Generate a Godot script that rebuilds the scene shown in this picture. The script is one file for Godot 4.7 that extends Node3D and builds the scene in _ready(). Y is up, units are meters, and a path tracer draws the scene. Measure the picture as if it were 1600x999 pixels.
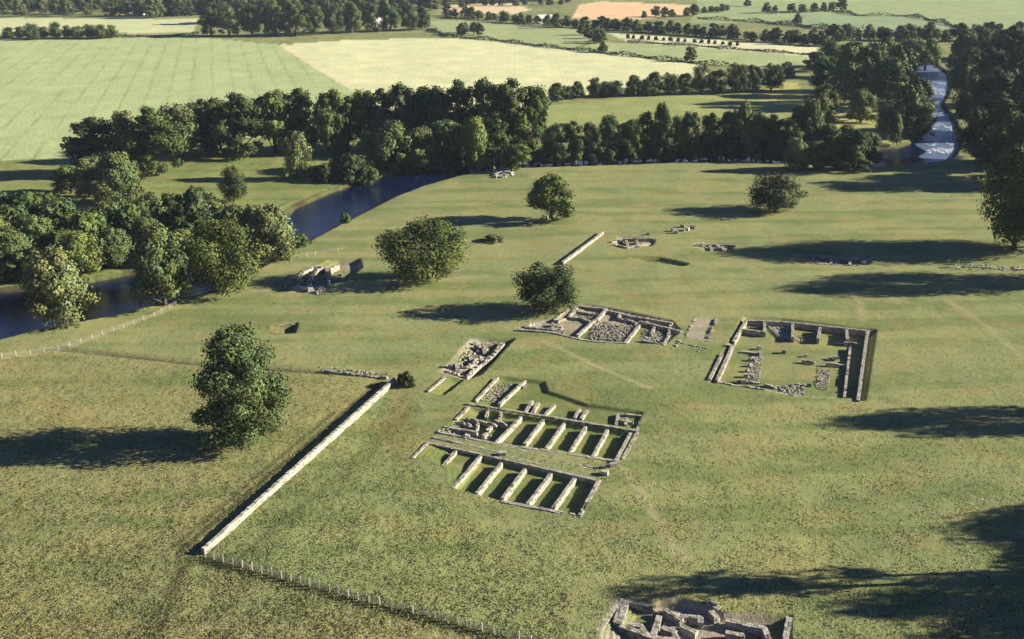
extends Node3D
# An aerial view over a river meadow with excavated stone ruins. Units are metres, y is up.

const EYE := 88.0                 # height of the aircraft over the meadow
const FOCAL := 1650.0             # focal length in photo pixels (photo is 1600 x 999)
const HORIZON := -110.0           # photo row of the horizon
const WATER := -1.35
var pitch := atan((499.5 - HORIZON) / FOCAL)

# ------------------------------------------------------------------ mesh collector
class MB:
	var v := PackedVector3Array()
	var n := PackedVector3Array()
	var c := PackedColorArray()
	func tri(a: Vector3, b: Vector3, d: Vector3, nn: Vector3, col: Color) -> void:
		if (d - a).cross(b - a).dot(nn) < 0.0:
			var t := b; b = d; d = t
		v.append(a); v.append(b); v.append(d)
		for k in 3:
			n.append(nn); c.append(col)
	func quad(a: Vector3, b: Vector3, d: Vector3, e: Vector3, nn: Vector3, col: Color) -> void:
		tri(a, b, d, nn, col); tri(a, d, e, nn, col)
	# a block with uneven corners; h = half sizes along the axes of b
	func block(o: Vector3, b: Basis, h: Vector3, col: Color, rng: RandomNumberGenerator, jit: float) -> void:
		var p: Array[Vector3] = []
		for k in 8:
			var s := Vector3(1 if k & 1 else -1, 1 if k & 2 else -1, 1 if k & 4 else -1)
			var q := s * h + Vector3(rng.randf_range(-jit, jit), rng.randf_range(-jit, jit), rng.randf_range(-jit, jit)) * h
			p.append(o + b * q)
		quad(p[2], p[3], p[7], p[6], b.y, col)
		quad(p[0], p[1], p[5], p[4], -b.y, col)
		quad(p[1], p[3], p[7], p[5], b.x, col)
		quad(p[0], p[2], p[6], p[4], -b.x, col)
		quad(p[4], p[5], p[7], p[6], b.z, col)
		quad(p[0], p[1], p[3], p[2], -b.z, col)
	func tube(a: Vector3, b: Vector3, ra: float, rb: float, col: Color, sides: int = 6) -> void:
		var d := (b - a).normalized()
		var u := d.cross(Vector3(0.31, 0.2, 0.93)).normalized()
		var w := d.cross(u)
		for k in sides:
			var t0 := TAU * k / sides
			var t1 := TAU * (k + 1) / sides
			var e0 := u * cos(t0) + w * sin(t0)
			var e1 := u * cos(t1) + w * sin(t1)
			quad(a + e0 * ra, a + e1 * ra, b + e1 * rb, b + e0 * rb, (e0 + e1).normalized(), col)
	func mesh() -> ArrayMesh:
		var arr := []
		arr.resize(Mesh.ARRAY_MAX)
		arr[Mesh.ARRAY_VERTEX] = v
		arr[Mesh.ARRAY_NORMAL] = n
		arr[Mesh.ARRAY_COLOR] = c
		var m := ArrayMesh.new()
		m.add_surface_from_arrays(Mesh.PRIMITIVE_TRIANGLES, arr)
		return m

# ------------------------------------------------------------------ naming helpers
var taken := {}
func numbered(s: String) -> String:
	if not taken.has(s):
		taken[s] = 0
		return s
	taken[s] += 1
	return "%s_%03d" % [s, taken[s]]
func tag(o: Node, label: String, category: String, group := "", kind := "") -> void:
	if label: o.set_meta("label", label)
	if category: o.set_meta("category", category)
	if group: o.set_meta("group", group)
	if kind: o.set_meta("kind", kind)
func thing(called: String, label: String, category: String, at := Vector3.ZERO, group := "") -> Node3D:
	var o := Node3D.new()
	o.name = numbered(called)
	add_child(o)
	o.position = at
	tag(o, label, category, group)
	return o
func part(called: String, m: Mesh, mat: Material, parent: Node) -> MeshInstance3D:
	var o := MeshInstance3D.new()
	o.mesh = m
	o.material_override = mat
	if parent == self:
		o.name = numbered(called)
		add_child(o)
	else:
		o.name = called
		parent.add_child(o, true)
	return o

# ------------------------------------------------------------------ pixel -> ground
func ray(px: float, py: float) -> Vector3:
	var f := Vector3(0, -sin(pitch), -cos(pitch))
	var up := Vector3(0, cos(pitch), -sin(pitch))
	return f * FOCAL + Vector3.RIGHT * (px - 800.0) - up * (py - 499.5)
func G(px: float, py: float, h := 0.0) -> Vector3:
	var r := ray(px, py)
	var t := (h - EYE) / r.y
	return Vector3(0, EYE, 0) + r * t
func G2(px: float, py: float) -> Vector2:
	var p := G(px, py)
	return Vector2(p.x, p.z)
func metres_per_pixel(p: Vector3) -> float:
	var f := Vector3(0, -sin(pitch), -cos(pitch))
	return (p - Vector3(0, EYE, 0)).dot(f) / FOCAL
func poly(a: Array, ox := 0.0, oy := 0.0, s := 1.0) -> PackedVector2Array:
	var out := PackedVector2Array()
	for i in range(0, a.size(), 2):
		out.append(G2(ox + a[i] * s, oy + a[i + 1] * s))
	return out
func bounds(p: PackedVector2Array, grow := 0.0) -> Rect2:
	var r := Rect2(p[0], Vector2.ZERO)
	for q in p: r = r.expand(q)
	return r.grow(grow)
func near_line(p: Vector2, line: PackedVector2Array) -> float:
	var d := 1e9
	for i in line.size() - 1:
		d = min(d, p.distance_squared_to(Geometry2D.get_closest_point_to_segment(p, line[i], line[i + 1])))
	return sqrt(d)

# ------------------------------------------------------------------ terrain
var river := PackedVector2Array()
var river_box := Rect2()
var pits := []                    # {poly, box, depth, floor}
var zones := []                   # {name, poly, box, color, ...}
var lines := []                   # worn paths {line, box, width, color}
var patches := []                 # ground-cover regions {poly, box, color, rough}
var n_big := FastNoiseLite.new()
var n_mid := FastNoiseLite.new()
var n_fine := FastNoiseLite.new()
var n_tiny := FastNoiseLite.new()

func noise(n: FastNoiseLite, s: int, freq: float, oct: int) -> void:
	n.seed = s
	n.noise_type = FastNoiseLite.TYPE_SIMPLEX_SMOOTH
	n.frequency = freq
	n.fractal_type = FastNoiseLite.FRACTAL_FBM
	n.fractal_octaves = oct

func add_pit(a: Array, ox: float, oy: float, s: float, depth: float, floor_kind := "grass", ramp := 0.75) -> void:
	var p := poly(a, ox, oy, s)
	pits.append({"poly": p, "box": bounds(p), "depth": depth, "floor": floor_kind, "ramp": ramp})
func add_path(a: Array, width: float, col: Color, amount: float, ox := 0.0, oy := 0.0, s := 1.0) -> void:
	var p := poly(a, ox, oy, s)
	lines.append({"line": p, "box": bounds(p, width * 2.5), "width": width, "color": col, "amount": amount})
func add_patch(a: Array, col: Color, rough: float) -> void:
	var p := poly(a)
	patches.append({"poly": p, "box": bounds(p), "color": col, "rough": rough})
func add_zone(called: String, a: Array, col: Color, col2: Color, rows := 0.0, row_dir := Vector2.ZERO) -> void:
	var p := poly(a)
	zones.append({"name": called, "poly": p, "box": bounds(p), "color": col, "color2": col2, "rows": rows, "dir": row_dir})

func in_pit(p: Vector2) -> int:
	for i in pits.size():
		var q: Dictionary = pits[i]
		if q.box.has_point(p) and Geometry2D.is_point_in_polygon(p, q.poly): return i
	return -1
func patch_at(p: Vector2) -> int:
	p += Vector2(n_mid.get_noise_2d(p.x, p.y), n_mid.get_noise_2d(p.y + 70.0, p.x)) * 3.5
	for i in patches.size():
		var q: Dictionary = patches[i]
		if q.box.has_point(p) and Geometry2D.is_point_in_polygon(p, q.poly): return i
	return -1
func river_depth(p: Vector2) -> float:
	if not river_box.has_point(p) or not Geometry2D.is_point_in_polygon(p, river): return -1.0
	var d := 1e9
	for i in river.size():
		d = min(d, p.distance_squared_to(Geometry2D.get_closest_point_to_segment(p, river[i], river[(i + 1) % river.size()])))
	return sqrt(d)

var last_pit := -1
var last_patch := -1
var last_river := -1.0
func hgt(x: float, z: float) -> float:
	var p := Vector2(x, z)
	last_pit = -1
	last_patch = patch_at(p)
	var h := n_big.get_noise_2d(x, z) * 0.45
	var rough := 0.035
	if last_patch >= 0: rough = patches[last_patch].rough
	h += n_mid.get_noise_2d(x, z) * rough * 2.0 + n_fine.get_noise_2d(x, z) * rough * 1.1
	last_river = river_depth(p)
	if last_river >= 0.0:
		h = lerpf(h, -3.0, smoothstep(0.0, 4.5 + n_mid.get_noise_2d(x * 0.6, z * 0.6) * 2.5, last_river))
	else:
		last_pit = in_pit(p)
		if last_pit >= 0:
			var q: PackedVector2Array = pits[last_pit].poly
			var step := 0.0
			for k in 5:
				if Geometry2D.is_point_in_polygon(p - Vector2(pits[last_pit].ramp * (k + 1), 0.0), q): step += 0.2
			var edge := 1e9
			for k in q.size():
				edge = min(edge, p.distance_squared_to(Geometry2D.get_closest_point_to_segment(p, q[k], q[(k + 1) % q.size()])))
			h -= pits[last_pit].depth * step * smoothstep(0.0, 1.0, sqrt(edge))
	var far := Vector2(x, z).length()
	if far > 520.0: h += n_big.get_noise_2d(x * 0.25, z * 0.25) * smoothstep(520.0, 900.0, far) * 0.6
	if far > 1700.0: h += smoothstep(1700.0, 5200.0, far) * (150.0 + n_big.get_noise_2d(x * 0.06, z * 0.06) * 160.0)
	return h
func on(px: float, py: float) -> Vector3:
	var p := G(px, py)
	p.y = hgt(p.x, p.z)
	return p

# ------------------------------------------------------------------ materials
func grain(s: int, freq: float, size: int, lo: float, hi: float) -> ImageTexture:
	var n := FastNoiseLite.new()
	noise(n, s, freq, 4)
	var im := n.get_seamless_image(size, size)
	im.convert(Image.FORMAT_RGB8)
	var data := im.get_data()
	for i in data.size():
		data[i] = int(255.0 * clampf(lerpf(lo, hi, data[i] / 255.0), 0.0, 1.0))
	return ImageTexture.create_from_image(Image.create_from_data(size, size, false, Image.FORMAT_RGB8, data))
func bumps(s: int, freq: float, size: int, depth: float) -> ImageTexture:
	var n := FastNoiseLite.new()
	noise(n, s, freq, 4)
	var im := n.get_seamless_image(size, size)
	im.bump_map_to_normal_map(depth)
	return ImageTexture.create_from_image(im)
func surface(tex: Texture2D, nrm: Texture2D, tile: float, rough := 0.95) -> StandardMaterial3D:
	var m := StandardMaterial3D.new()
	m.vertex_color_use_as_albedo = true
	m.albedo_texture = tex
	m.roughness = rough
	m.metallic_specular = 0.15
	m.uv1_triplanar = true
	m.uv1_world_triplanar = true
	m.uv1_scale = Vector3.ONE / tile
	if nrm:
		m.normal_enabled = true
		m.normal_texture = nrm
		m.normal_scale = 1.0
	return m

var mat_ground: StandardMaterial3D
var mat_crop: StandardMaterial3D
var mat_stone: StandardMaterial3D
var mat_leaf: StandardMaterial3D
var mat_bark: StandardMaterial3D
var mat_plain: StandardMaterial3D
var mat_water: StandardMaterial3D
var mat_tuft: StandardMaterial3D
var mat_riffle_sheen: StandardMaterial3D

func make_materials() -> void:
	mat_ground = surface(grain(11, 0.03, 1024, 0.66, 1.2), bumps(12, 0.05, 512, 4.0), 9.0)
	mat_ground.normal_scale = 0.8
	mat_crop = surface(grain(13, 0.03, 512, 0.8, 1.1), null, 30.0)
	mat_stone = surface(grain(14, 0.02, 512, 0.55, 1.2), bumps(15, 0.03, 512, 6.0), 1.6)
	mat_leaf = StandardMaterial3D.new()
	mat_leaf.vertex_color_use_as_albedo = true
	mat_leaf.roughness = 0.75
	mat_leaf.metallic_specular = 0.25
	mat_leaf.cull_mode = BaseMaterial3D.CULL_DISABLED
	mat_leaf.backlight_enabled = true
	mat_leaf.backlight = Color(0.10, 0.13, 0.05)
	mat_bark = surface(grain(16, 0.04, 256, 0.6, 1.2), null, 1.2)
	mat_plain = StandardMaterial3D.new()
	mat_plain.vertex_color_use_as_albedo = true
	mat_plain.roughness = 0.85
	mat_tuft = StandardMaterial3D.new()
	mat_tuft.vertex_color_use_as_albedo = true
	mat_tuft.roughness = 0.9
	mat_tuft.metallic_specular = 0.1
	mat_tuft.cull_mode = BaseMaterial3D.CULL_DISABLED
	mat_tuft.backlight_enabled = true
	mat_tuft.backlight = Color(0.16, 0.17, 0.08)
	mat_water = StandardMaterial3D.new()
	mat_water.albedo_color = Color(0.025, 0.07, 0.18)
	mat_water.roughness = 0.08
	mat_water.metallic_specular = 0.6
	mat_water.normal_enabled = true
	mat_water.normal_texture = bumps(17, 0.02, 512, 5.0)
	mat_water.normal_scale = 0.45
	mat_water.uv1_triplanar = true
	mat_water.uv1_world_triplanar = true
	mat_water.uv1_scale = Vector3.ONE / 11.0
	mat_riffle_sheen = mat_water.duplicate()
	mat_riffle_sheen.roughness = 0.3
	mat_riffle_sheen.normal_scale = 2.2
	mat_riffle_sheen.albedo_color = Color(0.34, 0.40, 0.48)  # pale colour paints in the bright sky reflection on this reach

# ------------------------------------------------------------------ ground sheet
const MEADOW := Color(0.212, 0.234, 0.098)
func lay_out() -> void:
	noise(n_big, 1, 0.012, 3)
	noise(n_mid, 2, 0.11, 3)
	noise(n_fine, 3, 0.5, 2)
	noise(n_tiny, 4, 0.9, 2)
	river = poly([-420,640, -200,585, -60,546, 0,530, 60,514, 140,499, 215,482, 265,470, 330,458, 395,428, 440,402, 470,386, 520,359, 560,338, 610,312, 660,291, 720,273, 780,264, 850,262, 950,258, 1060,254, 1150,252, 1250,256, 1330,262, 1420,258, 1470,253, 1494,246,
		1504,232, 1506,212, 1498,190, 1484,172, 1476,160, 1484,148, 1490,132, 1484,114, 1466,100, 1440,94, 1415,98, 1408,115, 1416,136, 1436,152, 1446,164, 1450,180, 1446,200, 1430,214, 1400,226, 1350,230, 1250,232, 1100,233, 950,238, 860,243, 800,248, 740,252, 690,257, 640,263, 590,270, 545,284, 500,300, 455,320, 425,345, 380,374, 300,395, 220,418, 130,434, 60,440, 0,448, -200,470, -420,500])
	river_box = bounds(river)
	# excavations, from enlargements of the photograph (origin, scale)
	var B := 0.25
	add_pit([560,80, 650,66, 930,100, 950,160, 1200,245, 1545,300, 1500,412, 440,242], 620, 570, B, 0.5)
	add_pit([450,262, 1490,420, 1370,602, 1000,540, 600,500, 255,425, 300,380], 620, 570, B, 0.95)
	add_pit([520,556, 1265,725, 1150,945, 660,858, 345,775], 620, 570, B, 0.95, "grass", 0.1)
	add_pit([192,490, 532,556, 350,772, 300,750, 285,640, 105,585], 620, 570, B, 0.6, "grass", 1.0)
	var Q := 0.1882
	add_pit([500,150, 880,150, 600,450, 470,500, 240,430, 380,270], 640, 500, Q, 1.25, "gravel")
	add_pit([300,470, 460,490, 265,645, 140,590], 640, 500, Q, 0.7)
	add_pit([30,285, 120,225, 350,205, 560,75, 800,110, 1330,215, 1410,300, 1270,425, 950,410, 560,380, 330,325], 800, 460, Q, 0.65, "gravel")
	add_pit([1440,360, 1530,190, 1700,200, 1620,390], 800, 460, Q, 0.25, "gravel")
	add_pit([370,130, 700,140, 1490,225, 1400,840, 1260,810, 800,795, 640,760, 80,680, 250,340], 1090, 470, Q, 0.85, "lawn", 0.3)
	add_pit([600,500, 650,470, 900,495, 880,540, 620,540], 800, 250, 0.25, 0.7, "gravel")
	add_pit([1130,520, 1400,525, 1370,580, 1150,570], 800, 250, 0.25, 0.8, "gravel")
	add_pit([1225,400, 1240,388, 1362,398, 1360,414, 1300,414], 0, 0, 1.0, 0.8, "gravel")
	add_pit([418,508, 466,504, 462,522, 420,523], 0, 0, 1.0, 1.2, "soil")
	add_pit([410,452, 470,425, 510,406, 562,404, 566,418, 540,440, 480,452, 430,458], 0, 0, 1.0, 1.3, "gravel")
	add_pit([330,255, 560,290, 700,250, 960,330, 1000,350, 1440,360, 1420,640, 200,640, 215,450], 880, 870, 0.25, 1.1, "gravel")
	add_pit([970,401, 1030,402, 1078,412, 1070,417, 1010,410], 0, 0, 1.0, 0.9)
	# ground cover
	add_patch([-400,560, 0,556, 90,546, 300,566, 612,590, 560,640, 318,864, 560,935, 800,1001, 900,1090, -500,1090], Color(0.216, 0.222, 0.092), 0.05)
	add_patch([318,864, 618,592, 660,640, 640,715, 700,790, 860,860, 905,1000, 800,999, 560,930], Color(0.202, 0.234, 0.092), 0.045)
	add_patch([640,715, 700,790, 900,825, 985,740, 1040,640, 1380,640, 1700,600, 1700,1100, 905,1000, 860,860], Color(0.208, 0.234, 0.094), 0.034)
	add_patch([670,480, 1010,600, 1040,650, 980,690, 690,610, 640,560], Color(0.208, 0.236, 0.096), 0.032)
	add_patch([-500,250, 130,240, 300,225, 860,235, 860,255, 600,268, 455,320, 380,374, 130,434, -500,470], Color(0.18, 0.215, 0.072), 0.06)
	# worn ground
	var straw := Color(0.36, 0.32, 0.17)
	add_path([848,532, 930,572, 1012,607], 0.5, straw, 0.65)
	add_path([975,735, 1000,770, 1035,825, 1065,872], 0.7, straw, 0.55)
	add_path([1325,450, 1345,472, 1350,500], 0.6, straw, 0.4)
	add_path([1480,468, 1545,510, 1600,560], 0.7, straw, 0.35)
	add_path([400,456, 520,452, 640,440, 760,430], 1.2, straw, 0.5)
	add_path([-20,560, 90,546, 200,505, 280,476], 0.8, straw, 0.6)
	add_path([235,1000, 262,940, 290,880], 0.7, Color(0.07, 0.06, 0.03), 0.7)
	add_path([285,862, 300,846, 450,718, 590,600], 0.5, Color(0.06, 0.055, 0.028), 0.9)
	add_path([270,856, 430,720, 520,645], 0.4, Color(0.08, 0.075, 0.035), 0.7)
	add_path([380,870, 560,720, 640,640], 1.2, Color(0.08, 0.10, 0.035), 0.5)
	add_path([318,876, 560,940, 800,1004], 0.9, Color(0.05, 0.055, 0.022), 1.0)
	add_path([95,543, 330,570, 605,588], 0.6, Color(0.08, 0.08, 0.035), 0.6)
	add_path([640,600, 600,680, 640,720], 1.5, Color(0.24, 0.18, 0.07), 0.4)
	# fields
	add_zone("crop_field", [-600,262, -600,58, 0,62, 180,59, 300,58, 440,70, 556,141, 480,205, 300,226, 130,243, 0,252], Color(0.35, 0.40, 0.185), Color(0.31, 0.37, 0.165), 12.0, Vector2(-0.27, -1.0).normalized())
	add_zone("crop_field", [444,70, 560,62, 700,59, 760,63, 900,79, 1095,102, 1110,119, 1000,138, 870,155, 800,185, 555,165, 560,141], Color(0.55, 0.54, 0.29), Color(0.48, 0.50, 0.27))
	add_zone("field_margin", [434,70, 446,69, 565,142, 550,142], Color(0.58, 0.54, 0.30), Color(0.5, 0.48, 0.26))
	add_zone("crop_field", [-300,27, -300,54, 300,51, 310,30], Color(0.42, 0.46, 0.23), Color(0.46, 0.47, 0.25))
	add_zone("pasture", [668,33, 800,29, 920,49, 930,60, 890,78, 760,62, 700,57], Color(0.27, 0.31, 0.14), Color(0.30, 0.33, 0.15))
	add_zone("pasture", [930,67, 1000,69, 1180,80, 1270,89, 1262,104, 1180,108, 1105,101, 1000,90, 900,79], Color(0.28, 0.32, 0.145), Color(0.31, 0.35, 0.16))
	add_zone("stubble_field", [950,52, 1100,61, 1280,74, 1275,89, 1180,80, 980,66], Color(0.55, 0.53, 0.30), Color(0.5, 0.5, 0.3))
	add_zone("stubble_field", [893,28, 905,8, 940,2, 1085,8, 1092,22, 1000,30, 920,30], Color(0.60, 0.40, 0.21), Color(0.62, 0.44, 0.25))
	add_zone("stubble_field", [688,20, 700,8, 800,4, 830,15, 800,22], Color(0.58, 0.45, 0.27), Color(0.56, 0.46, 0.26))
	add_zone("pasture", [822,192, 850,166, 1000,152, 1230,146, 1250,166, 1200,197, 1000,203, 850,203], Color(0.22, 0.25, 0.085), Color(0.26, 0.28, 0.10))
	add_zone("hay_meadow", [1185,165, 1205,128, 1245,128, 1262,166], Color(0.36, 0.33, 0.11), Color(0.33, 0.31, 0.10))
	add_zone("hay_meadow", [1285,212, 1300,160, 1400,170, 1425,226, 1340,228], Color(0.33, 0.30, 0.10), Color(0.26, 0.26, 0.09))
	add_zone("pasture", [1080,36, 1095,-30, 1900,-30, 1900,52, 1600,50, 1540,56, 1380,50, 1200,38], Color(0.24, 0.29, 0.13), Color(0.27, 0.32, 0.145))
	add_zone("pasture", [1250,22, 1330,24, 1425,26, 1508,46, 1380,48, 1210,36], Color(0.21, 0.27, 0.14), Color(0.24, 0.30, 0.15))

func ground_color(x: float, z: float, zone: int, pit: int, patch: int, wet: float) -> Color:
	var big := n_big.get_noise_2d(x * 2.3 + 90.0, z * 2.3)
	var mid := n_mid.get_noise_2d(x * 0.5, z * 0.5 + 300.0)
	var fine := n_tiny.get_noise_2d(x, z)
	var c := MEADOW
	if wet >= 0.0:
		c = Color(0.05, 0.042, 0.026)
		if wet < 1.6: c = c.lerp(Color(0.09, 0.105, 0.04), clampf(0.7 + 1.2 * mid, 0.0, 1.0))
		return c * (1.0 + 0.4 * fine)
	if zone >= 0:
		var q: Dictionary = zones[zone]
		c = (q.color as Color).lerp(q.color2, clampf(0.5 + 1.2 * big, 0.0, 1.0))
		c = c * (1.0 + 0.10 * mid)
		if q.rows > 0.0:
			var dir: Vector2 = q.dir
			var across := absf(fposmod(x * dir.y - z * dir.x + 0.6 * mid, q.rows) - q.rows * 0.5)
			var seen := clampf(0.6 + 0.9 * n_big.get_noise_2d(x * 1.1 + 40.0, z * 1.1), 0.0, 1.0)
			if across < 0.8: c = c.lerp(Color(0.19, 0.23, 0.09), 0.6 * seen)
		return c
	if patch >= 0: c = patches[patch].color
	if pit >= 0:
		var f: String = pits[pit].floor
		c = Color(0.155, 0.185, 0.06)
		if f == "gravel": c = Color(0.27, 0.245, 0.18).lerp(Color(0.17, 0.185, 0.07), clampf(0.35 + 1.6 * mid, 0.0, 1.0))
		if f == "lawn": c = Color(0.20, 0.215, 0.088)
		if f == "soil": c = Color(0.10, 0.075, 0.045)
	# mowing bands and dry or lush patches
	var bands := n_mid.get_noise_2d(x * 0.07, z * 0.9 + x * 0.04 + 77.0)
	c = c.lerp(c * Color(1.18, 1.10, 1.05), clampf(0.5 + 2.0 * big, 0.0, 1.0))
	c = c.lerp(Color(0.115, 0.16, 0.05), clampf(0.7 * mid + 1.3 * bands + 0.1, 0.0, 0.6))
	c = c.lerp(Color(0.29, 0.23, 0.09), clampf(0.9 * n_mid.get_noise_2d(x * 0.5 + 500.0, z * 0.7) - 0.08, 0.0, 0.4))
	c = c * (1.0 + 0.2 * fine)
	if pit < 0:
		var p := Vector2(x, z)
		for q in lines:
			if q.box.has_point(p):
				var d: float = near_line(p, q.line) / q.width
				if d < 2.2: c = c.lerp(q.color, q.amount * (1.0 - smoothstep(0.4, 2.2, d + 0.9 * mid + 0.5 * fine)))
	return c

func build_ground() -> void:
	var radii := PackedFloat32Array()
	var r := 84.0
	while r < 9000.0:
		radii.append(r)
		r += r * (0.0029 if r < 330.0 else lerpf(0.0029, 0.016, clampf((r - 330.0) / 900.0, 0.0, 1.0)))
	var angles := PackedFloat32Array()
	var a := -34.0
	while a < 34.0:
		angles.append(a); a += 0.115
	a = 34.0
	while a < 326.0:
		angles.append(a); a += 5.5
	var na := angles.size()
	var nr := radii.size()
	var pos := PackedVector3Array(); pos.resize(na * nr)
	var nor := PackedVector3Array(); nor.resize(na * nr)
	var col := PackedColorArray(); col.resize(na * nr)
	var zon := PackedInt32Array(); zon.resize(na * nr)
	for j in nr:
		for i in na:
			var t := deg_to_rad(angles[i])
			var x := sin(t) * radii[j]
			var z := -cos(t) * radii[j]
			var y := hgt(x, z)
			var zone := -1
			if last_river < 0.0 and radii[j] > 380.0:
				var p := Vector2(x, z)
				for k in range(zones.size() - 1, -1, -1):
					var q: Dictionary = zones[k]
					if q.box.has_point(p) and Geometry2D.is_point_in_polygon(p, q.poly):
						zone = k
						break
			var at := j * na + i
			pos[at] = Vector3(x, y, z)
			zon[at] = zone
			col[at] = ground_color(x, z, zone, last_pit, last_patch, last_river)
	for j in nr:
		for i in na:
			var e := pos[j * na + (i + 1) % na] - pos[j * na + (i + na - 1) % na]
			var f := pos[mini(j + 1, nr - 1) * na + i] - pos[maxi(j - 1, 0) * na + i]
			var n := e.cross(f).normalized()
			nor[j * na + i] = n if n.y > 0.0 else -n
	for zone in range(-1, zones.size()):
		var back := {}
		var v := PackedVector3Array()
		var n := PackedVector3Array()
		var c := PackedColorArray()
		var idx := PackedInt32Array()
		for j in nr - 1:
			for i in na:
				if zon[j * na + i] != zone: continue
				var i2 := (i + 1) % na
				for at in [j * na + i, (j + 1) * na + i, (j + 1) * na + i2, j * na + i, (j + 1) * na + i2, j * na + i2]:
					var m: int = back.get(at, -1)
					if m < 0:
						m = v.size()
						back[at] = m
						v.append(pos[at]); n.append(nor[at]); c.append(col[at])
					idx.append(m)
		if zone == -1:
			var mid := v.size()
			v.append(Vector3.ZERO); n.append(Vector3.UP); c.append(MEADOW)
			for i in na:
				idx.append(mid); idx.append(back[i]); idx.append(back[(i + 1) % na])
		if idx.is_empty(): continue
		var arr := []
		arr.resize(Mesh.ARRAY_MAX)
		arr[Mesh.ARRAY_VERTEX] = v
		arr[Mesh.ARRAY_NORMAL] = n
		arr[Mesh.ARRAY_COLOR] = c
		arr[Mesh.ARRAY_INDEX] = idx
		var me := ArrayMesh.new()
		me.add_surface_from_arrays(Mesh.PRIMITIVE_TRIANGLES, arr)
		var o := part("ground" if zone < 0 else String(zones[zone].name), me, mat_ground if zone < 0 else mat_crop, self)
		tag(o, "", "", "", "structure")
	# the river: smooth lower reaches and a rippled upper reach with sky reflection painted in its colour
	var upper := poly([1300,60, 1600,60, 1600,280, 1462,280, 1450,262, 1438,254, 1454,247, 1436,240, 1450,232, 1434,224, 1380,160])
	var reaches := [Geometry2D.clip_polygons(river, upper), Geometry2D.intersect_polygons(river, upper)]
	for k in 2:
		var w := MB.new()
		for piece in reaches[k]:
			var tris := Geometry2D.triangulate_polygon(piece)
			for t in range(0, tris.size(), 3):
				var q := [piece[tris[t]], piece[tris[t + 1]], piece[tris[t + 2]]]
				w.tri(Vector3(q[0].x, WATER, q[0].y), Vector3(q[1].x, WATER, q[1].y), Vector3(q[2].x, WATER, q[2].y), Vector3.UP, Color.WHITE)
		tag(part("river_water", w.mesh(), mat_water if k == 0 else mat_riffle_sheen, self), "", "", "", "structure")

# foam flecks of the upper reach, also added to imitate bright sky reflection
func build_rapids_sheen() -> void:
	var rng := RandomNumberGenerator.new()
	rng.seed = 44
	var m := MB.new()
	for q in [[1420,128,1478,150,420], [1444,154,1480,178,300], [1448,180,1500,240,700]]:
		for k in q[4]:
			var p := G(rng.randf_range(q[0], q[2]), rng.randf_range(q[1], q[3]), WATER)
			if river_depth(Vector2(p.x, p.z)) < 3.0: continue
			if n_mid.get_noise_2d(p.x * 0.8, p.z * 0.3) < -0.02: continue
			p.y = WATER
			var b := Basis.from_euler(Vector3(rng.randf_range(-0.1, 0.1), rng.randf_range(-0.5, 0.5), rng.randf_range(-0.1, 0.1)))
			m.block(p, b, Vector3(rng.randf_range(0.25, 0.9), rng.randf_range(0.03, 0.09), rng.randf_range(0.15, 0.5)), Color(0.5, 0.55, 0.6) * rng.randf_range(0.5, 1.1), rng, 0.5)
	var o := part("white_water_sheen", m.mesh(), mat_plain, self)
	tag(o, "white flecks for foam and painted sky reflection in the upper river reach", "rapids", "", "stuff")

# ------------------------------------------------------------------ trees
var kinds := {}
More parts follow.
